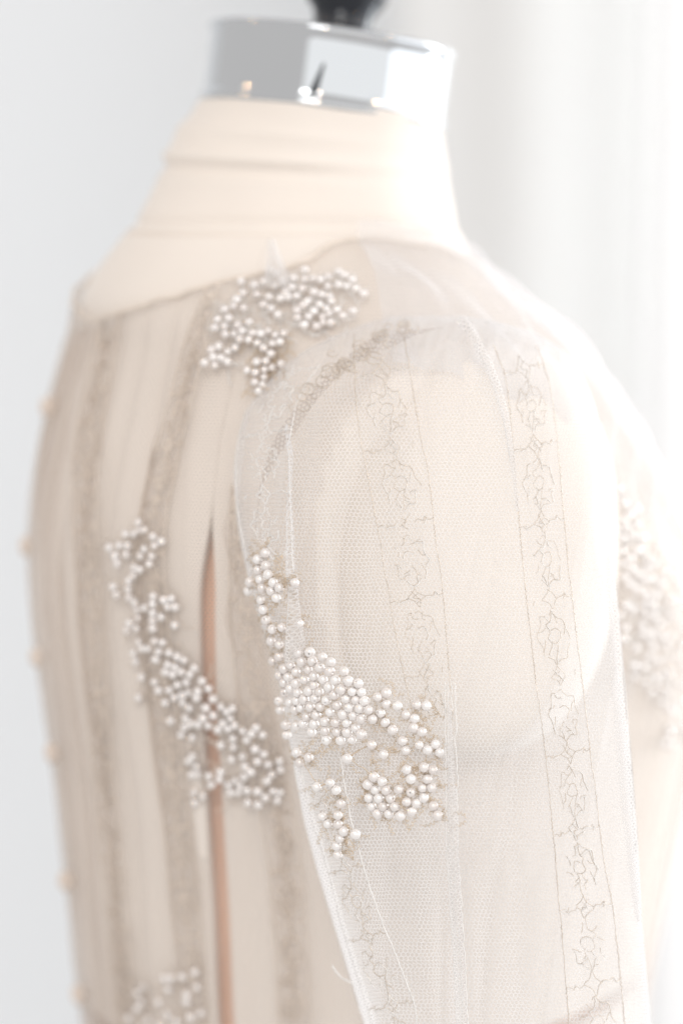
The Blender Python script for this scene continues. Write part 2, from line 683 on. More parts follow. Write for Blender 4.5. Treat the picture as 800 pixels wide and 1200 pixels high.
RIDGES = [  # polyline of (py, px), amplitude m, width px, fade in py range
    ([(360, 540), (385, 548), (410, 560), (440, 573), (480, 588), (560, 600)], .0055, 14, (360, 372, 470, 580)),
    ([(780, 527), (1000, 530), (1250, 543)], .0034, 9, (770, 850, 1300, 1310)),
    ([(480, 335), (560, 340), (720, 345), (800, 350)], .0034, 9, (470, 500, 730, 790)),
    ([(940, 470), (1100, 495), (1250, 520)], -.0035, 26, (930, 1040, 1300, 1310)),
    ([(860, 600), (1000, 610), (1250, 625)], .0040, 34, (880, 1000, 1300, 1310)),
    ([(940, 655), (1250, 660)], -.0030, 26, (940, 1040, 1300, 1310)),
    ([(640, 712), (850, 724), (1000, 738), (1250, 755)], .0050, 12, (640, 720, 1300, 1310)),
    ([(420, 480), (600, 470), (760, 430)], -.0020, 40, (430, 520, 700, 800)),
    ([(420, 400), (520, 372), (640, 365)], .0020, 16, (400, 440, 560, 640)),
    ([(830, 360), (1000, 398), (1250, 455)], .0022, 16, (820, 900, 1300, 1310)),
]


def sleeve_fold(px, py):
    o = 0.0
    for pl, amp, wd, (a, b, c, d) in RIDGES:
        f = sm(a, b, py) * (1 - sm(c, d, py))
        if f <= 0:
            continue
        x = interp(pl, py)
        o += amp * f * math.exp(-((px - x) / wd) ** 2)
    o += 0.0014 * noise.noise(Vector((px * .018, py * .006, 3))) + 0.0008 * noise.noise(Vector((px * .06, py * .012, 8)))
    o += 0.0030 * (1 - abs(noise.noise(Vector((px * .022 + py * .002, py * .003, 21))))) ** 8
    # gathers at the sleeve head
    g = (1 - sm(385, 480, py)) * sm(366, 378, py)
    o += 0.0026 * g * math.sin(px * 0.21 + py * .05 + 2.5 * noise.noise(Vector((px * .02, py * .02, 2))))
    return o


def sleeve_pt(phi, py):
    xl, xr, yn, hd = (interp(SLEEVE, py, k) for k in (1, 2, 3, 4))
    e = 0.86
    c, s = math.cos(phi), math.sin(phi)
    cx = math.copysign(abs(c) ** e, c)
    sy = math.copysign(abs(s) ** e, s)
    px = (xl + xr) / 2 - (xr - xl) / 2 * cx
    d = yn + hd - hd * sy
    d -= sleeve_fold(px, py) * (1 if s > 0 else 0.5) * min(1, abs(s) * 3 + .15)
    # keep the silhouette at its pixel place for the sleeve's own mean depth
    m = yn + hd
    p = P(400, py, d)
    return p + RT * ((px - 400) * (m * .35 + d * .65) / K)


def sleeve():
    nu, nv = 260, 200
    verts, uvs = [], []
    prev = None
    for j in range(nv):
        t = j / (nv - 1)
        py = 370 + (1248 - 370) * t ** 1.3
        row = [sleeve_pt(2 * math.pi * i / nu - 0.35, py) for i in range(nu + 1)]
        # uv: arc length from the middle of the near side
        mid = int(nu * (math.pi / 2 + .35) / (2 * math.pi))
        acc = [0.0] * (nu + 1)
        for i in range(mid + 1, nu + 1):
            acc[i] = acc[i - 1] + (row[i] - row[i - 1]).length
        for i in range(mid - 1, -1, -1):
            acc[i] = acc[i + 1] - (row[i] - row[i + 1]).length
        v0 = 0 if prev is None else prev[1] + (row[mid] - prev[0]).length
        prev = (row[mid], v0)
        verts += row
        uvs += [(acc[i], v0) for i in range(nu + 1)]
    return mesh_obj("sleeve", verts, grid_faces(nu + 1, nv), M['tulle'], gown, uvs), verts, grid_faces(nu + 1, nv)


slv, sv, sf = sleeve()
BVH_S = BVHTree.FromPolygons([tuple(v) for v in sv], sf)
bm_v = [v.co.copy() for v in bod.data.vertices]
BVH_B = BVHTree.FromPolygons([tuple(v) for v in bm_v], [tuple(p.vertices) for p in bod.data.polygons])


def hit(px, py, tree):
    d = ray(px, py).normalized()
    loc, nrm, idx, dist = tree.ray_cast(Vector((0, 0, 0)), d, 3)
    if loc is None:
        return None
    if nrm.dot(d) > 0:
        nrm = -nrm
    return loc, nrm


# ------------------------------------------------------------------ embroidery bands
def wiggle(pts, amt, step=2.0):
    """resample a pixel polyline and add thread-like wobble"""
    out = []
    for k in range(len(pts) - 1):
        a, b = pts[k], pts[k + 1]
        n = max(1, int(math.hypot(b[0] - a[0], b[1] - a[1]) / step))
        for i in range(n):
            t = i / n
            out.append((a[0] + (b[0] - a[0]) * t + random.uniform(-amt, amt), a[1] + (b[1] - a[1]) * t + random.uniform(-amt, amt)))
    out.append(pts[-1])
    return out


def curve_px(pts, n=4):
    """smooth a pixel polyline (Catmull-Rom)"""
    out = []
    m = len(pts)
    for i in range(m - 1):
        p0, p1, p2, p3 = pts[max(i - 1, 0)], pts[i], pts[i + 1], pts[min(i + 2, m - 1)]
        for k in range(n):
            t = k / n
            out.append(tuple(.5 * (2 * p1[c] + (p2[c] - p0[c]) * t + (2 * p0[c] - 5 * p1[c] + 4 * p2[c] - p3[c]) * t * t
                                   + (3 * p1[c] - p0[c] - 3 * p2[c] + p3[c]) * t ** 3) for c in (0, 1)))
    out.append(pts[-1])
    return out


def lay(tb, pix, tree, r, lift=0.0003, sides=4):
    run = []
    for (x, y) in pix:
        h = hit(x, y, tree)
        if h is None or (run and (h[0] - run[-1]).length > 0.008):
            tb.add(run, r, sides)
            run = []
            if h is None:
                continue
        run.append(h[0] + h[1] * (lift + random.uniform(0, .0002)))
    tb.add(run, r, sides)


def motif_lines():
    """one repeat; x in band half widths (-1..1), y in fractions of the repeat"""
    L_ = []
    # edge fans
    L_.append([(-1, .07), (-.82, .05), (-.70, .085), (-.58, .05), (-.46, .055), (-.32, .02)])
    L_.append([(-.72, .085), (-.66, .02)])
    L_.append([(1, -.06), (.84, -.03), (.72, -.075), (.60, -.03), (.44, -.035), (.30, -.01)])
    L_.append([(.73, -.075), (.68, 0.0)])
    # diamond
    L_.append([(0, -.15), (.14, -.07), (.32, -.01), (.18, .05), (.08, .14), (-.06, .07), (-.30, .02), (-.12, -.05), (0, -.15)])
    L_.append([(.10, -.06), (-.08, .0), (.10, .03), (-.02, .10)])
    L_.append([(-.16, -.10), (.02, -.02), (.20, .07)])
    # ring
    cx, cy_ = 0.02, .50
    ring_ = []
    for k in range(25):
        a = 2 * math.pi * k / 24
        sc = 1 + .10 * math.cos(a * 8)
        ring_.append((cx + .62 * sc * math.cos(a), cy_ + .30 * sc * math.sin(a)))
    L_.append(ring_[1:9])
    L_.append(ring_[9:17])
    L_.append(ring_[17:25])
    for k in range(8):
        a = 2 * math.pi * k / 8 + .2
        L_.append([(cx + .62 * math.cos(a), cy_ + .30 * math.sin(a)), (cx + .46 * math.cos(a + .12), cy_ + .22 * math.sin(a + .12)), (cx + .40 * math.cos(a + .4), cy_ + .20 * math.sin(a + .4))])
    # inner branching vein
    L_.append([(0, .15), (.02, .24), (-.06, .31), (-.24, .36), (-.10, .43), (-.22, .52), (-.02, .58), (.16, .56), (.10, .65), (.06, .76), (.0, .85)])
    L_.append([(-.10, .43), (.12, .40), (.26, .44), (.24, .52), (.16, .56)])
    L_.append([(-.02, .58), (-.16, .66), (-.26, .70)])
    L_.append([(.10, .65), (.28, .68)])
    return L_


MOTIF = motif_lines()


def band(name, left, right, py0, py1, period, tree, mat, r, edge_mat=None, keep=0.9, phase=0.0, jit=0.9, skip=None, er=None):
    tb = Tubes()
    eb = Tubes()
    hb = Tubes()

    def X(py):
        return interp(left, py), interp(right, py)
    edges = []
    for side in (0, 1):
        eb = Tubes()
        edges.append(eb)
        pts = []
        y = py0
        while y <= py1:
            pts.append((X(y)[side] + random.uniform(-.45, .45), y))
            y += 2.6
        # thread is made of short twisted stitches
        lay(eb, pts, tree, er or r * 1.0)
        pts2 = [(x + (.9 if i % 2 else -.9), yy) for i, (x, yy) in enumerate(pts)]
        k = 0
        while k < len(pts2):
            n = random.randint(3, 9)
            if random.random() < .55:
                lay(eb, pts2[k:k + n], tree, r * .8)
            k += n
    y0 = py0 + phase * period
    while y0 < py1 - 10:
        flip = random.choice((-1, 1))
        wx, wy = random.uniform(.88, 1.1), random.uniform(-.03, .03)
        for ln in MOTIF:
            if random.random() > keep:
                continue
            pix = []
            for (mx, my) in ln:
                if not any(abs(q[0]) > .7 for q in ln):
                    mx, my = mx * flip * wx, my + wy * math.sin(my * 6)
                yy = y0 + my * period
                if not (py0 < yy < py1):
                    continue
                xl, xr = X(yy)
                pix.append(((xl + xr) / 2 + mx * (xr - xl) / 2 + random.uniform(-jit, jit) * min(1, 2.2 - 2 * abs(mx)), yy + random.uniform(-jit, jit)))
            if len(pix) > 1:
                if skip:
                    pix = [q for q in pix if not skip(*q)]
                if len(pix) > 1:
                    pix = curve_px(pix)
                    lay(tb, wiggle(pix, .22, 1.6), tree, r * random.uniform(.75, 1.25))
                    if random.random() < .45:
                        lay(hb, wiggle([(a + 1.0, b + 1.1) for a, b in pix], .5, 1.6), tree, r * .8, .0005)
        y0 += period
    b = tb.build(name, mat, gown)
    for eb in edges:
        eb.build("edge_stitching", edge_mat or mat, b)["kind"] = "stuff"
    hb.build("raised_stitching", M['white_thread'] if mat is not M['grey_thread'] else mat, b)["kind"] = "stuff"
    return b


RT_ = .00014
# bands on the sleeve (left and right stitched edges as py, px)
B1L = [(392, 416), (430, 415), (500, 420), (560, 431), (620, 443), (700, 456), (760, 467), (820, 480), (870, 490)]
B1R = [(392, 474), (430, 479), (500, 491), (560, 502), (620, 509), (700, 519), (760, 524), (820, 529), (870, 532)]
band("embroidery_band", B1L, B1R, 392, 845, 88, BVH_S, M['silver'], RT_, phase=.5, keep=.93, jit=1.1)
B2L = [(400, 575), (440, 590), (500, 598), (600, 607), (700, 616), (800, 627), (900, 640), (1000, 649), (1060, 654), (1130, 660), (1230, 668)]
B2R = [(400, 625), (440, 640), (500, 650), (600, 659), (700, 669), (800, 681), (900, 693), (1000, 705), (1060, 716), (1130, 724), (1230, 733)]
band("embroidery_band", B2L, B2R, 405, 1225, 90, BVH_S, M['silver'], RT_ * .9, phase=.3, keep=.92, jit=1.2)
B3L = [(880, 350), (940, 362), (1020, 386), (1080, 401), (1130, 416), (1180, 432), (1230, 447)]
B3R = [(880, 398), (940, 408), (985, 418), (1040, 434), (1100, 456), (1150, 476), (1180, 486), (1230, 490)]
band("embroidery_band", B3L, B3R, 885, 1225, 80, BVH_S, M['silver'], RT_ * 1.15, edge_mat=M['white_thread'], phase=.65, er=.00022)
B0L = [(425, 322), (450, 303), (480, 290), (520, 280), (560, 278), (600, 280), (650, 290), (680, 296)]
B0R = [(425, 378), (450, 360), (480, 346), (520, 338), (560, 339), (600, 341), (650, 343), (680, 345)]
band("embroidery_band", B0L, B0R, 428, 672, 72, BVH_S, M['white_thread'], RT_ * 1.1, edge_mat=M['white_thread'], phase=.1, er=.0002)

# seam along the sleeve and white piping lines
tb = Tubes()
for dx in (-5, -1.5, 2, 6):
    lay(tb, wiggle([(527 + dx, 800), (529 + dx, 1000), (537 + dx, 1120), (543 + dx, 1230)], .8, 5), BVH_S, .0002, .0004)
tb.build("sleeve_seam", M['white_thread'], gown)
tb = Tubes()
lay(tb, wiggle([(545, 378), (556, 398), (568, 425), (580, 455), (590, 490), (597, 540)], .5, 4), BVH_S, .0002, .0004)
tb.build("pleat_stitching", M['white_thread'], gown)
tb = Tubes()
lay(tb, wiggle([(721, 690), (727, 780), (731, 840), (738, 930), (744, 1000)], .8, 5), BVH_S, .0004, .0004)
tb.build("pleat_stitching", M['white_thread'], gown)

# lace bands on the bodice (out of focus): taupe corded lace
tb_spec = [
    ([(350, 128), (372, 118), (420, 108), (500, 92), (600, 86), (800, 100), (1000, 118), (1230, 140)], [(350, 156), (372, 142), (420, 134), (500, 120), (600, 114), (800, 126), (1000, 142), (1230, 162)], 364, 1225),
    ([(325, 248), (350, 237), (385, 222), (440, 206), (500, 190), (560, 174), (640, 160), (800, 172), (1000, 196), (1230, 220)], [(325, 258), (350, 253), (385, 246), (440, 232), (500, 218), (560, 204), (640, 192), (800, 204), (1000, 226), (1230, 246)], 330, 1225),
    ([(560, 272), (640, 270), (720, 270), (850, 285), (1000, 312), (1230, 330)], [(560, 273), (640, 284), (720, 298), (850, 322), (1000, 352), (1230, 366)], 570, 1225)]
for l_, r_, a_, b_ in tb_spec:
    band("lace_band", l_, r_, a_, b_, 64, BVH_B, M['grey_thread'], .00038, jit=2.0, er=.0004, keep=.7)

# bound neckline edge of the bodice
tb = Tubes()
pts = []
for i in range(181):
    th = 2 * math.pi * i / 180
    py = interp(NECKLINE, 2 * i) + 2
    pts.append(bodice_pt(th, py, .0005))
tb.add(pts, .0009, 6)
nl = tb.build("neckline_binding", M['grey_thread'], gown)


def smooth_rows(verts, nu, it=3):
    n = len(verts) // nu
    for _ in range(it):
        new = [v.copy() for v in verts]
        for j in range(1, n - 1):
            for i in range(nu):
                new[j * nu + i] = (verts[(j - 1) * nu + i] + verts[j * nu + i] * 2 + verts[(j + 1) * nu + i]) / 4
        verts[:] = new


# doubled tulle strips: pleats running down the back bodice and the seam allowance at the sleeve head
def strip(name, left, right, py0, py1, tree, mat, lift, nu=9, nv=60, bulge=0.0, irr=0.0):
    verts, uvs = [], []
    acc = 0
    last = None
    for j in range(nv):
        py = py0 + (py1 - py0) * j / (nv - 1)
        a, b = interp(left, py), interp(right, py)
        if irr:
            a += irr * noise.noise(Vector((py * .02, 1, left[0][1])))
            b += irr * noise.noise(Vector((py * .017, 7, left[0][1])))
        row = []
        for i in range(nu):
            t = i / (nu - 1)
            h = hit(a + (b - a) * t, py, tree)
            if h is None:
                row.append(None)
                continue
            row.append(h[0] + h[1] * (lift + bulge * math.sin(math.pi * t)))
        if any(p is None for p in row):
            g = [p for p in row if p is not None]
            if not g:
                continue
            row = [p if p is not None else g[0] for p in row]
        if last is not None:
            acc += (row[nu // 2] - last).length
        last = row[nu // 2]
        x = 0
        for i, p in enumerate(row):
            if i:
                x += (p - row[i - 1]).length
            verts.append(p)
            uvs.append((x, acc))
    smooth_rows(verts, nu)
    return mesh_obj(name, verts, grid_faces(nu, len(verts) // nu), mat, gown, uvs)


strip("placket", [(380, 92), (480, 56), (600, 44), (700, 47), (800, 60), (1000, 86), (1230, 112)], [(380, 118), (480, 86), (600, 74), (700, 78), (800, 92), (1000, 114), (1230, 140)], 384, 1225, BVH_B, M['tulle_taupe'], .0012)
strip("pleat", tb_spec[0][0], tb_spec[0][1], 364, 1225, BVH_B, M['tulle_taupe'], .0012, bulge=.001, irr=14)
strip("pleat", tb_spec[1][0], tb_spec[1][1], 330, 1225, BVH_B, M['tulle_taupe'], .0012, bulge=.001, irr=14)
strip("pleat", tb_spec[2][0], tb_spec[2][1], 564, 1225, BVH_B, M['tulle_taupe'], .0012, bulge=.001, irr=14)


def diag_strip(name, pts, half, mat, tree, lift, bulge=0.0, nu=7):
    """strip following a pixel polyline"""
    dense = wiggle(pts, 0, 5)
    verts, uvs, acc = [], [], 0
    n = len(dense)
    for k, (x, y) in enumerate(dense):
        x2, y2 = dense[min(k + 1, n - 1)]
        x1, y1 = dense[max(k - 1, 0)]
        l = math.hypot(x2 - x1, y2 - y1)
        nx, ny = -(y2 - y1) / l, (x2 - x1) / l
        t = k / (n - 1)
        hw = half(t) if callable(half) else half
        row = []
        for i in range(nu):
            s = -1 + 2 * i / (nu - 1)
            h = hit(x + nx * hw * s, y + ny * hw * s, tree)
            if h is None:
                row.append(verts[-nu + i] if len(verts) >= nu else P(x, y, .89))
            else:
                row.append(h[0] + h[1] * (lift + bulge * (1 - s * s)))
        if k:
            acc += 5 * .0003
        for i, p in enumerate(row):
            verts.append(p)
            uvs.append((hw * (-1 + 2 * i / (nu - 1)) * .0003, acc))
    smooth_rows(verts, nu)
    return mesh_obj(name, verts, grid_faces(nu, n), mat, gown, uvs)


diag_strip("seam_allowance", [(520, 384), (475, 392), (430, 408), (395, 436), (365, 468), (342, 498), (322, 530), (306, 570), (300, 620)], lambda t: .5 + (7 + 3 * math.sin(t * 11)) * sm(0, .25, t) * (1 - sm(.55, .95, t)), M['tulle_seam'], BVH_S, .0003)
# loose raised layer of tulle over the front of the shoulder
def yoke():
    nu, nv = 110, 60
    verts, uvs = [], []
    for j in range(nv):
        t = j / (nv - 1)
        for i in range(nu):
            d = -25 + 128 * i / (nu - 1)
            th = math.radians(d)
            p0 = interp(NECKLINE, d % 360) - 13
            p1 = 600 - 190 * sm(40, 100, d)
            py = p0 + (p1 - p0) * t
            fold = .0030 * math.sin(d * .16 + t * 9.0) + .0035 * noise.noise(Vector((d * .07, t * 3.5, 4)))
            lift = .0025 + .0035 * math.sin(math.pi * min(1, t * .9 + .06)) + fold * sm(0, .15, t)
            p = bodice_pt(th, max(py, 284), max(lift, .001))
            if py < 284:
                p.z += (284 - py) * 1.05 / K
            verts.append(p)
            uvs.append((math.radians(d) * .13, -p.z))
    return mesh_obj("shoulder_layer", verts, grid_faces(nu, nv), M['tulle_yoke'], gown, uvs)


yoke()
# small gathered tucks of white tulle above the pearl clusters
diag_strip("tulle_tuck", [(343, 684), (344, 700), (346, 725), (347, 750), (348, 772)], lambda t: 3 + 11 * t ** 1.2, M['tulle_dense'], BVH_S, .0004, bulge=.003, nu=15)
diag_strip("tulle_tuck", [(337, 500), (339, 560), (341, 620), (344, 700)], lambda t: .6 + 4.5 * t, M['tulle'], BVH_S, .0003, bulge=.0025, nu=9)
def peak_tuck():
    """gathered peak of tulle rising at the neckline above the shoulder pearls"""
    da = proj(hit(328, 334, BVH_B)[0])[2]
    nu, nv = 15, 18
    verts, uvs = [], []
    for j in range(nv):
        t = j / (nv - 1)
        py = 279 + 58 * t
        d = da + .006 * (334 - py) / 55
        hw = 4 + 14 * t ** 1.1
        for i in range(nu):
            a = -1 + 2 * i / (nu - 1)
            bulge = .0065 * (1 - a * a) + .0012 * math.sin(a * 9) * (1 - abs(a))
            p = P(318 + 9 * t + a * hw, py + 3 * a * a * (1 - t), d - .0012 - bulge)
            verts.append(p)
            uvs.append((a * hw * .00035, t * .02))
    mesh_obj("tulle_tuck", verts, grid_faces(nu, nv), M['tulle_dense'], gown, uvs)


peak_tuck()
# dense folded edges of tulle on the sleeve
diag_strip("folded_edge", [(541, 376), (556, 397), (570, 425), (582, 455), (592, 490), (600, 540), (606, 600)], lambda t: 6 - 4.5 * t, M['tulle_dense'], BVH_S, .0006, bulge=.001, nu=9)
diag_strip("folded_edge", [(712, 650), (716, 700), (721, 760), (727, 840), (734, 930), (739, 1000), (746, 1080)], lambda t: 2 + 7 * math.sin(math.pi * t) ** .6, M['tulle_dense'], BVH_S, .0006, bulge=.001, nu=9)
diag_strip("folded_edge", [(528, 830), (529, 900), (531, 1000), (537, 1120), (543, 1230)], lambda t: 1.5 + 4 * sm(0, .4, t), M['tulle_dense'], BVH_S, .0004, bulge=.001, nu=9)
diag_strip("folded_edge", [(346, 880), (352, 910), (366, 970), (380, 1025), (400, 1095), (424, 1170), (442, 1230)], lambda t: 1 + 8 * sm(0, .3, t), M['tulle_dense'], BVH_S, .0004, bulge=.0006, nu=9)
# lace gathered into loops along the sleeve head seam
tb = Tubes()
for k in range(46):
    t = random.random()
    x = 345 + 135 * t + random.gauss(0, 5)
    y = 480 - 98 * t ** .75 + random.gauss(0, 6)
    rr = random.uniform(4, 9)
    a0 = random.uniform(0, 6.28)
    lay(tb, [(x + rr * math.cos(a0 + q * .42) * random.uniform(.9, 1.1), y + rr * .8 * math.sin(a0 + q * .42)) for q in range(random.randint(8, 16))], BVH_S, .00016, .0006)
tb.build("gathered_lace", M['silver'], gown)
# loose thread at the edge of the sleeve
tb = Tubes()
tb.add([P(x, y, .903) for x, y in [(389, 1131), (393, 1138), (400, 1146), (408, 1150), (414, 1153)]], .0003)
tb.build("loose_thread", M['white_thread'], gown)

# buttons down the back opening
for (bx, by) in [(67, 477), (42, 640), (55, 770), (72, 882), (88, 1032), (103, 1165)]:
    h = None
    for k in range(24):
        h = h or hit(bx - 8 + k, by, BVH_B)
    if h is None:
        continue
    nr = h[1]
    u = nr.orthogonal().normalized()
    prof = [(.0001, -.001), (.0038, -.001), (.0046, .0005), (.0044, .0022), (.0030, .0036), (.0001, .0042)]
    lathe("button", prof, h[0], nr, 16, M['button'], gown)

# ------------------------------------------------------------------ pearls
def crop(ox, oy, s, pts):
    return [(ox + x / s, oy + y / s) for x, y in pts]


CL_SIDE = crop(280, 630, 5, [(175, 92), (128, 128), (180, 165), (132, 190), (192, 215), (145, 243), (88, 255), (218, 262), (157, 292), (78, 308), (258, 295), (210, 310), (237, 350), (150, 362), (82, 378), (165, 418), (84, 425), (182, 480), (102, 505), (215, 530), (270, 520), (138, 547), (210, 598), (255, 618), (118, 625), (138, 655), (255, 690), (180, 720), (222, 715), (320, 258), (345, 500)])
CL_MAIN = crop(320, 740, 5, [(160, 118), (230, 118), (303, 147), (357, 178), (182, 168), (247, 168), (124, 190), (290, 208), (85, 212), (152, 230), (222, 220), (350, 233), (415, 235), (60, 250), (108, 262), (252, 255), (200, 280), (310, 280), (383, 283), (85, 295), (155, 300), (258, 305), (447, 288), (498, 298), (345, 325), (410, 335), (465, 345), (520, 352), (122, 330), (92, 352), (165, 355), (225, 345), (290, 352), (373, 370), (432, 388), (548, 402), (490, 395), (265, 390), (330, 402), (200, 395), (160, 395), (57, 402), (120, 412), (385, 428), (450, 435), (295, 440), (235, 440), (183, 445), (150, 455), (65, 455), (517, 448), (575, 455), (350, 470), (415, 478), (475, 482), (272, 488), (213, 498), (525, 508), (568, 515), (320, 525), (376, 528), (438, 530), (258, 540), (200, 525), (98, 542), (157, 550), (495, 562), (320, 580), (380, 582), (442, 582), (245, 588), (105, 602), (527, 592), (325, 632), (402, 630), (472, 625)])
CL_LOW = crop(400, 800, 5.714, [(223, 92), (290, 72), (305, 140), (378, 153), (437, 213), (490, 237), (500, 148), (560, 155), (252, 198), (300, 262), (350, 313), (483, 300), (530, 325), (415, 388), (517, 412), (433, 452), (573, 445), (622, 408), (655, 460), (285, 475), (185, 412), (48, 502), (440, 578), (457, 640), (550, 560), (610, 578), (573, 640), (538, 700), (610, 700), (550, 765), (455, 730), (395, 712), (432, 792), (492, 800), (460, 855), (222, 622), (175, 672), (278, 655), (230, 705), (308, 715), (190, 762), (260, 765), (342, 765), (285, 808), (215, 820), (372, 822), (255, 870), (327, 865), (400, 880), (622, 822), (655, 885)])
CL_TAIL = crop(330, 860, 5, [(285, 280), (322, 323), (352, 402), (250, 472), (337, 470), (285, 517), (340, 517), (372, 560), (425, 578), (355, 603), (340, 650), (345, 688), (180, 135), (110, 105), (130, 165), (225, 305)])
CL_TOP = crop(230, 270, 3.81, [(285, 172), (325, 190), (235, 195), (200, 240), (260, 258), (300, 243), (350, 262), (385, 240), (355, 205), (180, 320), (165, 350), (218, 358), (300, 345), (145, 400), (125, 435), (240, 420), (195, 432), (215, 460), (258, 468), (240, 498), (180, 470), (205, 495), (185, 530), (145, 548), (100, 525), (75, 572), (110, 575), (85, 545), (130, 470), (275, 470), (400, 290), (415, 310), (430, 270), (385, 315), (365, 388), (450, 370), (495, 330), (480, 345), (520, 375), (545, 345), (570, 360), (600, 385), (630, 370), (655, 395), (690, 375), (610, 330), (480, 232), (510, 230), (550, 235), (590, 265), (630, 200), (655, 215), (690, 235), (740, 297), (665, 265), (470, 275), (640, 260), (480, 435), (530, 440), (560, 425), (355, 478), (400, 470), (342, 515), (380, 508), (335, 560), (312, 592), (232, 632), (265, 642), (350, 620), (392, 603), (305, 662), (300, 692), (290, 728), (580, 395), (320, 165), (340, 62), (520, 290), (555, 300)])
CL_BACK = crop(120, 600, 3.335, [(180, 70), (130, 85), (155, 75), (205, 95), (210, 130), (200, 170), (190, 200), (165, 225), (130, 245), (100, 165), (60, 170), (75, 130), (105, 130), (110, 265), (65, 190), (65, 320), (110, 330), (135, 350), (150, 375), (155, 410), (140, 450), (100, 460), (110, 430), (205, 325), (203, 350), (203, 390), (203, 420), (203, 450), (210, 500), (240, 505), (190, 530), (150, 505), (165, 520), (225, 540), (243, 340), (277, 335), (290, 438), (135, 580), (160, 640), (215, 660), (145, 720), (265, 545), (300, 560), (330, 575), (260, 590), (290, 600), (280, 630), (250, 620), (370, 605), (355, 630), (395, 655), (420, 685), (385, 695), (350, 700), (320, 620), (340, 660), (300, 670), (265, 690), (285, 720), (250, 740), (320, 740), (350, 760), (330, 800), (355, 820), (380, 720), (430, 725), (410, 760), (430, 790), (400, 800), (420, 830), (460, 755), (480, 770), (270, 810), (310, 865), (360, 875), (460, 905), (505, 960), (470, 820), (510, 800), (490, 840), (530, 830), (520, 880), (560, 850), (585, 860), (620, 865), (575, 885), (600, 920), (625, 940), (640, 980), (560, 950), (570, 990), (565, 1030), (550, 1065), (590, 1010), (655, 1020), (640, 1040), (460, 1010), (455, 1035), (490, 1060), (520, 1050), (500, 1090), (540, 1090), (580, 1130), (630, 1110), (675, 1120), (660, 1085), (610, 1085), (690, 1000), (360, 950), (375, 990), (350, 1020), (385, 1020), (365, 1090), (405, 1105), (360, 1130), (345, 960)])
CL_FRONT = crop(690, 540, 3.336, [(105, 110), (125, 170), (120, 230), (95, 270), (120, 300), (155, 290), (120, 350), (145, 380), (120, 400), (150, 420), (125, 450), (140, 480), (165, 500), (200, 515), (210, 545), (190, 570), (150, 580), (130, 560), (190, 345), (255, 335), (210, 380), (210, 420), (240, 400), (235, 565), (130, 650), (125, 690), (165, 730), (155, 800), (225, 700), (235, 730), (285, 720), (220, 760), (240, 850), (265, 830), (270, 880), (335, 880), (300, 960), (310, 980), (280, 1100), (310, 1110), (355, 1020), (360, 1090), (340, 640), (320, 600), (350, 720), (300, 540), (170, 250), (180, 300), (170, 350), (200, 300), (230, 460), (265, 480), (280, 440), (170, 440), (190, 640), (260, 640), (300, 680), (200, 800), (300, 820), (290, 770), (330, 760), (230, 900), (270, 940), (330, 940), (330, 1040), (300, 1040), (280, 380), (320, 460), (340, 500), (330, 560), (290, 620), (350, 800), (360, 940)])
CL_HEM = crop(80, 1080, 4, [(455, 260), (500, 260), (540, 250), (590, 230), (330, 330), (360, 300), (430, 370), (560, 370), (580, 440), (560, 340), (480, 310), (330, 400), (350, 370), (600, 300), (470, 430), (390, 460), (620, 420), (520, 460), (300, 450), (430, 480)])


def thicken(pts, n, mind=9.0, spread=13):
    out = list(pts)
    tries = 0
    while n > 0 and tries < 4000:
        tries += 1
        b = random.choice(pts)
        a = random.uniform(0, 6.28)
        q = (b[0] + spread * math.cos(a), b[1] + spread * math.sin(a))
        if all((q[0] - p[0]) ** 2 + (q[1] - p[1]) ** 2 > mind * mind for p in out):
            if sum((q[0] - p[0]) ** 2 + (q[1] - p[1]) ** 2 < 400 for p in out) >= 3:
                out.append(q)
                n -= 1
    return out


def pearl_mesh(r):
    prof = []
    n = 9
    a0 = math.asin(.17)
    for k in range(n):
        a = a0 + (math.pi - 2 * a0) * k / (n - 1)
        prof.append((r * math.sin(a), -r * math.cos(a)))
    prof = [(r * .12, -r * .6)] + prof + [(r * .12, r * .6)]
    verts = []
    m = 14
    for rr, h in prof:
        for i in range(m):
            an = 2 * math.pi * i / m
            verts.append(Vector((rr * math.cos(an), rr * math.sin(an), h)))
    me = bpy.data.meshes.new("pearl")
    me.from_pydata([tuple(v) for v in verts], [], grid_faces(m, len(prof), True))
    me.polygons.foreach_set("use_smooth", [True] * len(me.polygons))
    me.materials.append(M['pearl'])
    return me


PR = .00187
PEARL = pearl_mesh(PR)
COUNT = [0]


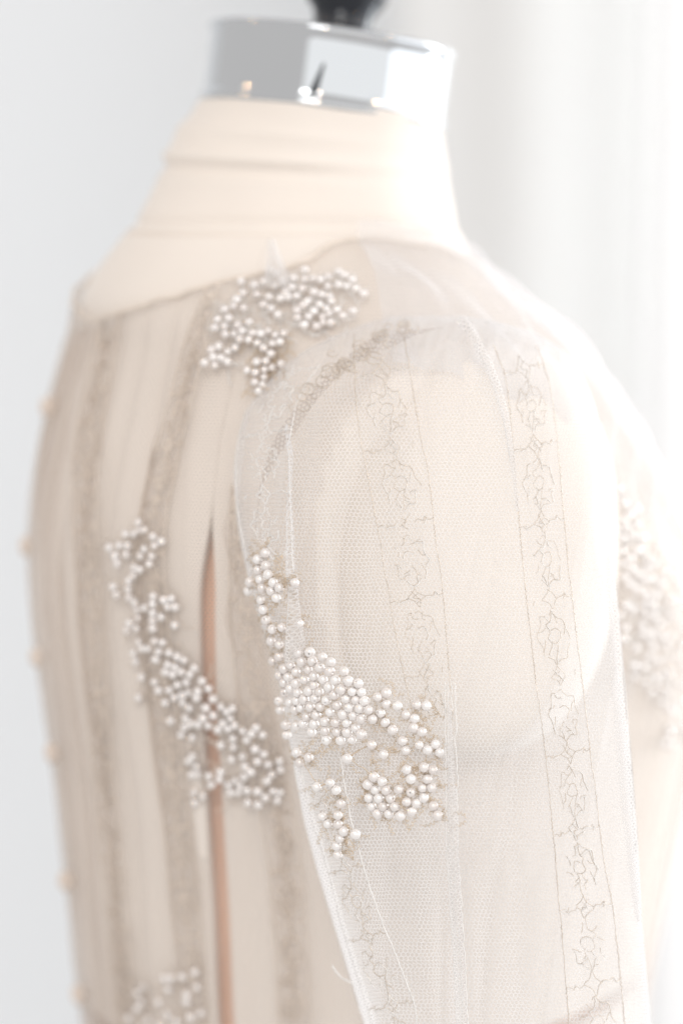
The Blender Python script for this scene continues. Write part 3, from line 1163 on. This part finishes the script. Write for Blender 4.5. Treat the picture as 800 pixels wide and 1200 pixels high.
def applique(pts, tree, name_mat, fill, fillr, rpx_jit=.09, psc=1.0, single=True):
    """thread ground of the applique, with every pearl sewn on it as a child"""
    tb = Tubes()
    n = int(len(pts) * fill)
    for _ in range(n):
        bx, by = random.choice(pts)
        x, y = bx + random.gauss(0, 6), by + random.gauss(0, 6)
        a = random.uniform(0, 6.28)
        ln = random.uniform(8, 22)
        # coiled bullion thread
        pix = []
        nk = int(ln / 1.1)
        bend = random.uniform(-.06, .06)
        for k in range(nk):
            t = k / nk
            cx = x + math.cos(a + bend * k * .5) * ln * t
            cy_ = y + math.sin(a + bend * k * .5) * ln * t
            o = 2.3 * math.sin(k * 1.5)
            pix.append((cx - math.sin(a) * o, cy_ + math.cos(a) * o))
        lay(tb, pix, tree, fillr, .0003 + random.uniform(0, .0006))
    # stems joining neighbouring pearls
    for i, a in enumerate(pts):
        ds = sorted(range(len(pts)), key=lambda j: (pts[j][0] - a[0]) ** 2 + (pts[j][1] - a[1]) ** 2)[1:3]
        for j in ds:
            if j > i and math.hypot(pts[j][0] - a[0], pts[j][1] - a[1]) < 40:
                lay(tb, wiggle([a, pts[j]], 1.0, 3), tree, fillr * 1.2, .0005)
    done, todo = [0], set(range(1, len(pts)))
    while todo:
        _, i, j = min(((pts[i][0] - pts[j][0]) ** 2 + (pts[i][1] - pts[j][1]) ** 2, i, j) for i in done for j in todo)
        lay(tb, wiggle([pts[i], pts[j]], .8, 3), tree, fillr * 1.2, .0005)
        done.append(j)
        todo.discard(j)
    ap = tb.build("pearl_applique", name_mat, gown)
    placed = []
    joined_v, joined_f = [], []
    for (x, y) in pts:
        h = hit(x, y, tree)
        if h is None:
            continue
        s = psc * (1 + random.uniform(-rpx_jit, rpx_jit))
        lift = PR * psc * .85
        p = h[0] + h[1] * lift
        for _ in range(4):
            for q in placed:
                dv = p - q
                if dv.length < PR * psc * 1.78:
                    if dv.length < 1e-6:
                        dv = Vector((1e-4, 0, 0))
                    p = q + dv.normalized() * PR * psc * 1.78
        placed.append(p)
        ax = Vector((random.gauss(0, 1), random.gauss(0, 1), random.gauss(0, 1))).normalized()
        ax = (ax - h[1] * ax.dot(h[1]) * random.choice((1, 1, .6, 0))).normalized()
        mtx = Matrix.Translation(p) @ ax.to_track_quat('Z', 'Y').to_matrix().to_4x4() @ Matrix.Scale(s, 4)
        if COUNT[0] < 300 and single:
            COUNT[0] += 1
            o = bpy.data.objects.new("pearl", PEARL)
            COL.objects.link(o)
            o.parent = ap
            o.matrix_parent_inverse = Matrix.Translation(gown.location).inverted() @ Matrix.Translation(gown.location)
            o.matrix_basis = mtx
        else:
            b = len(joined_v)
            joined_v += [mtx @ v.co for v in PEARL.vertices]
            joined_f += [tuple(b + i for i in f.vertices) for f in PEARL.polygons]
    if joined_v:
        j = mesh_obj("pearls", joined_v, joined_f, M['pearl'], ap)
        j["kind"] = "stuff"
    return ap


applique(CL_MAIN, BVH_S, M['gold'], 1.6, .00012)
applique(CL_LOW, BVH_S, M['gold'], 5.0, .00013)
applique(CL_SIDE, BVH_S, M['gold'], 5.0, .00013)
applique(CL_TAIL, BVH_S, M['gold'], 6.0, .00013)


class Multi:
    """cast on sleeve or bodice, whichever is nearer"""
    def ray_cast(self, o, d, m):
        a = BVH_S.ray_cast(o, d, m)
        b = BVH_B.ray_cast(o, d, m)
        if a[0] is None:
            return b
        if b[0] is None:
            return a
        return a if a[3] < b[3] else b


BOTH = Multi()
CL_TOP = thicken(CL_TOP, 26, 8.0, 11)
CL_BACK = thicken(CL_BACK, 30, 8.0, 10)
CL_FRONT = thicken(CL_FRONT, 25)
applique([q for q in CL_TOP if not (q[1] > 394 and q[0] > 288)], BOTH, M['white_thread'], 2.0, .00016, psc=.93)
applique([q for q in CL_TOP if q[1] > 394 and q[0] > 288], BOTH, M['gold'], 3.0, .00016, psc=.93)
applique(CL_BACK, BVH_B, M['grey_thread'], 1.0, .0002, psc=.95)
applique(CL_FRONT, BVH_B, M['white_thread'], 1.0, .0002)
applique(CL_HEM, BVH_B, M['grey_thread'], 1.0, .0002)
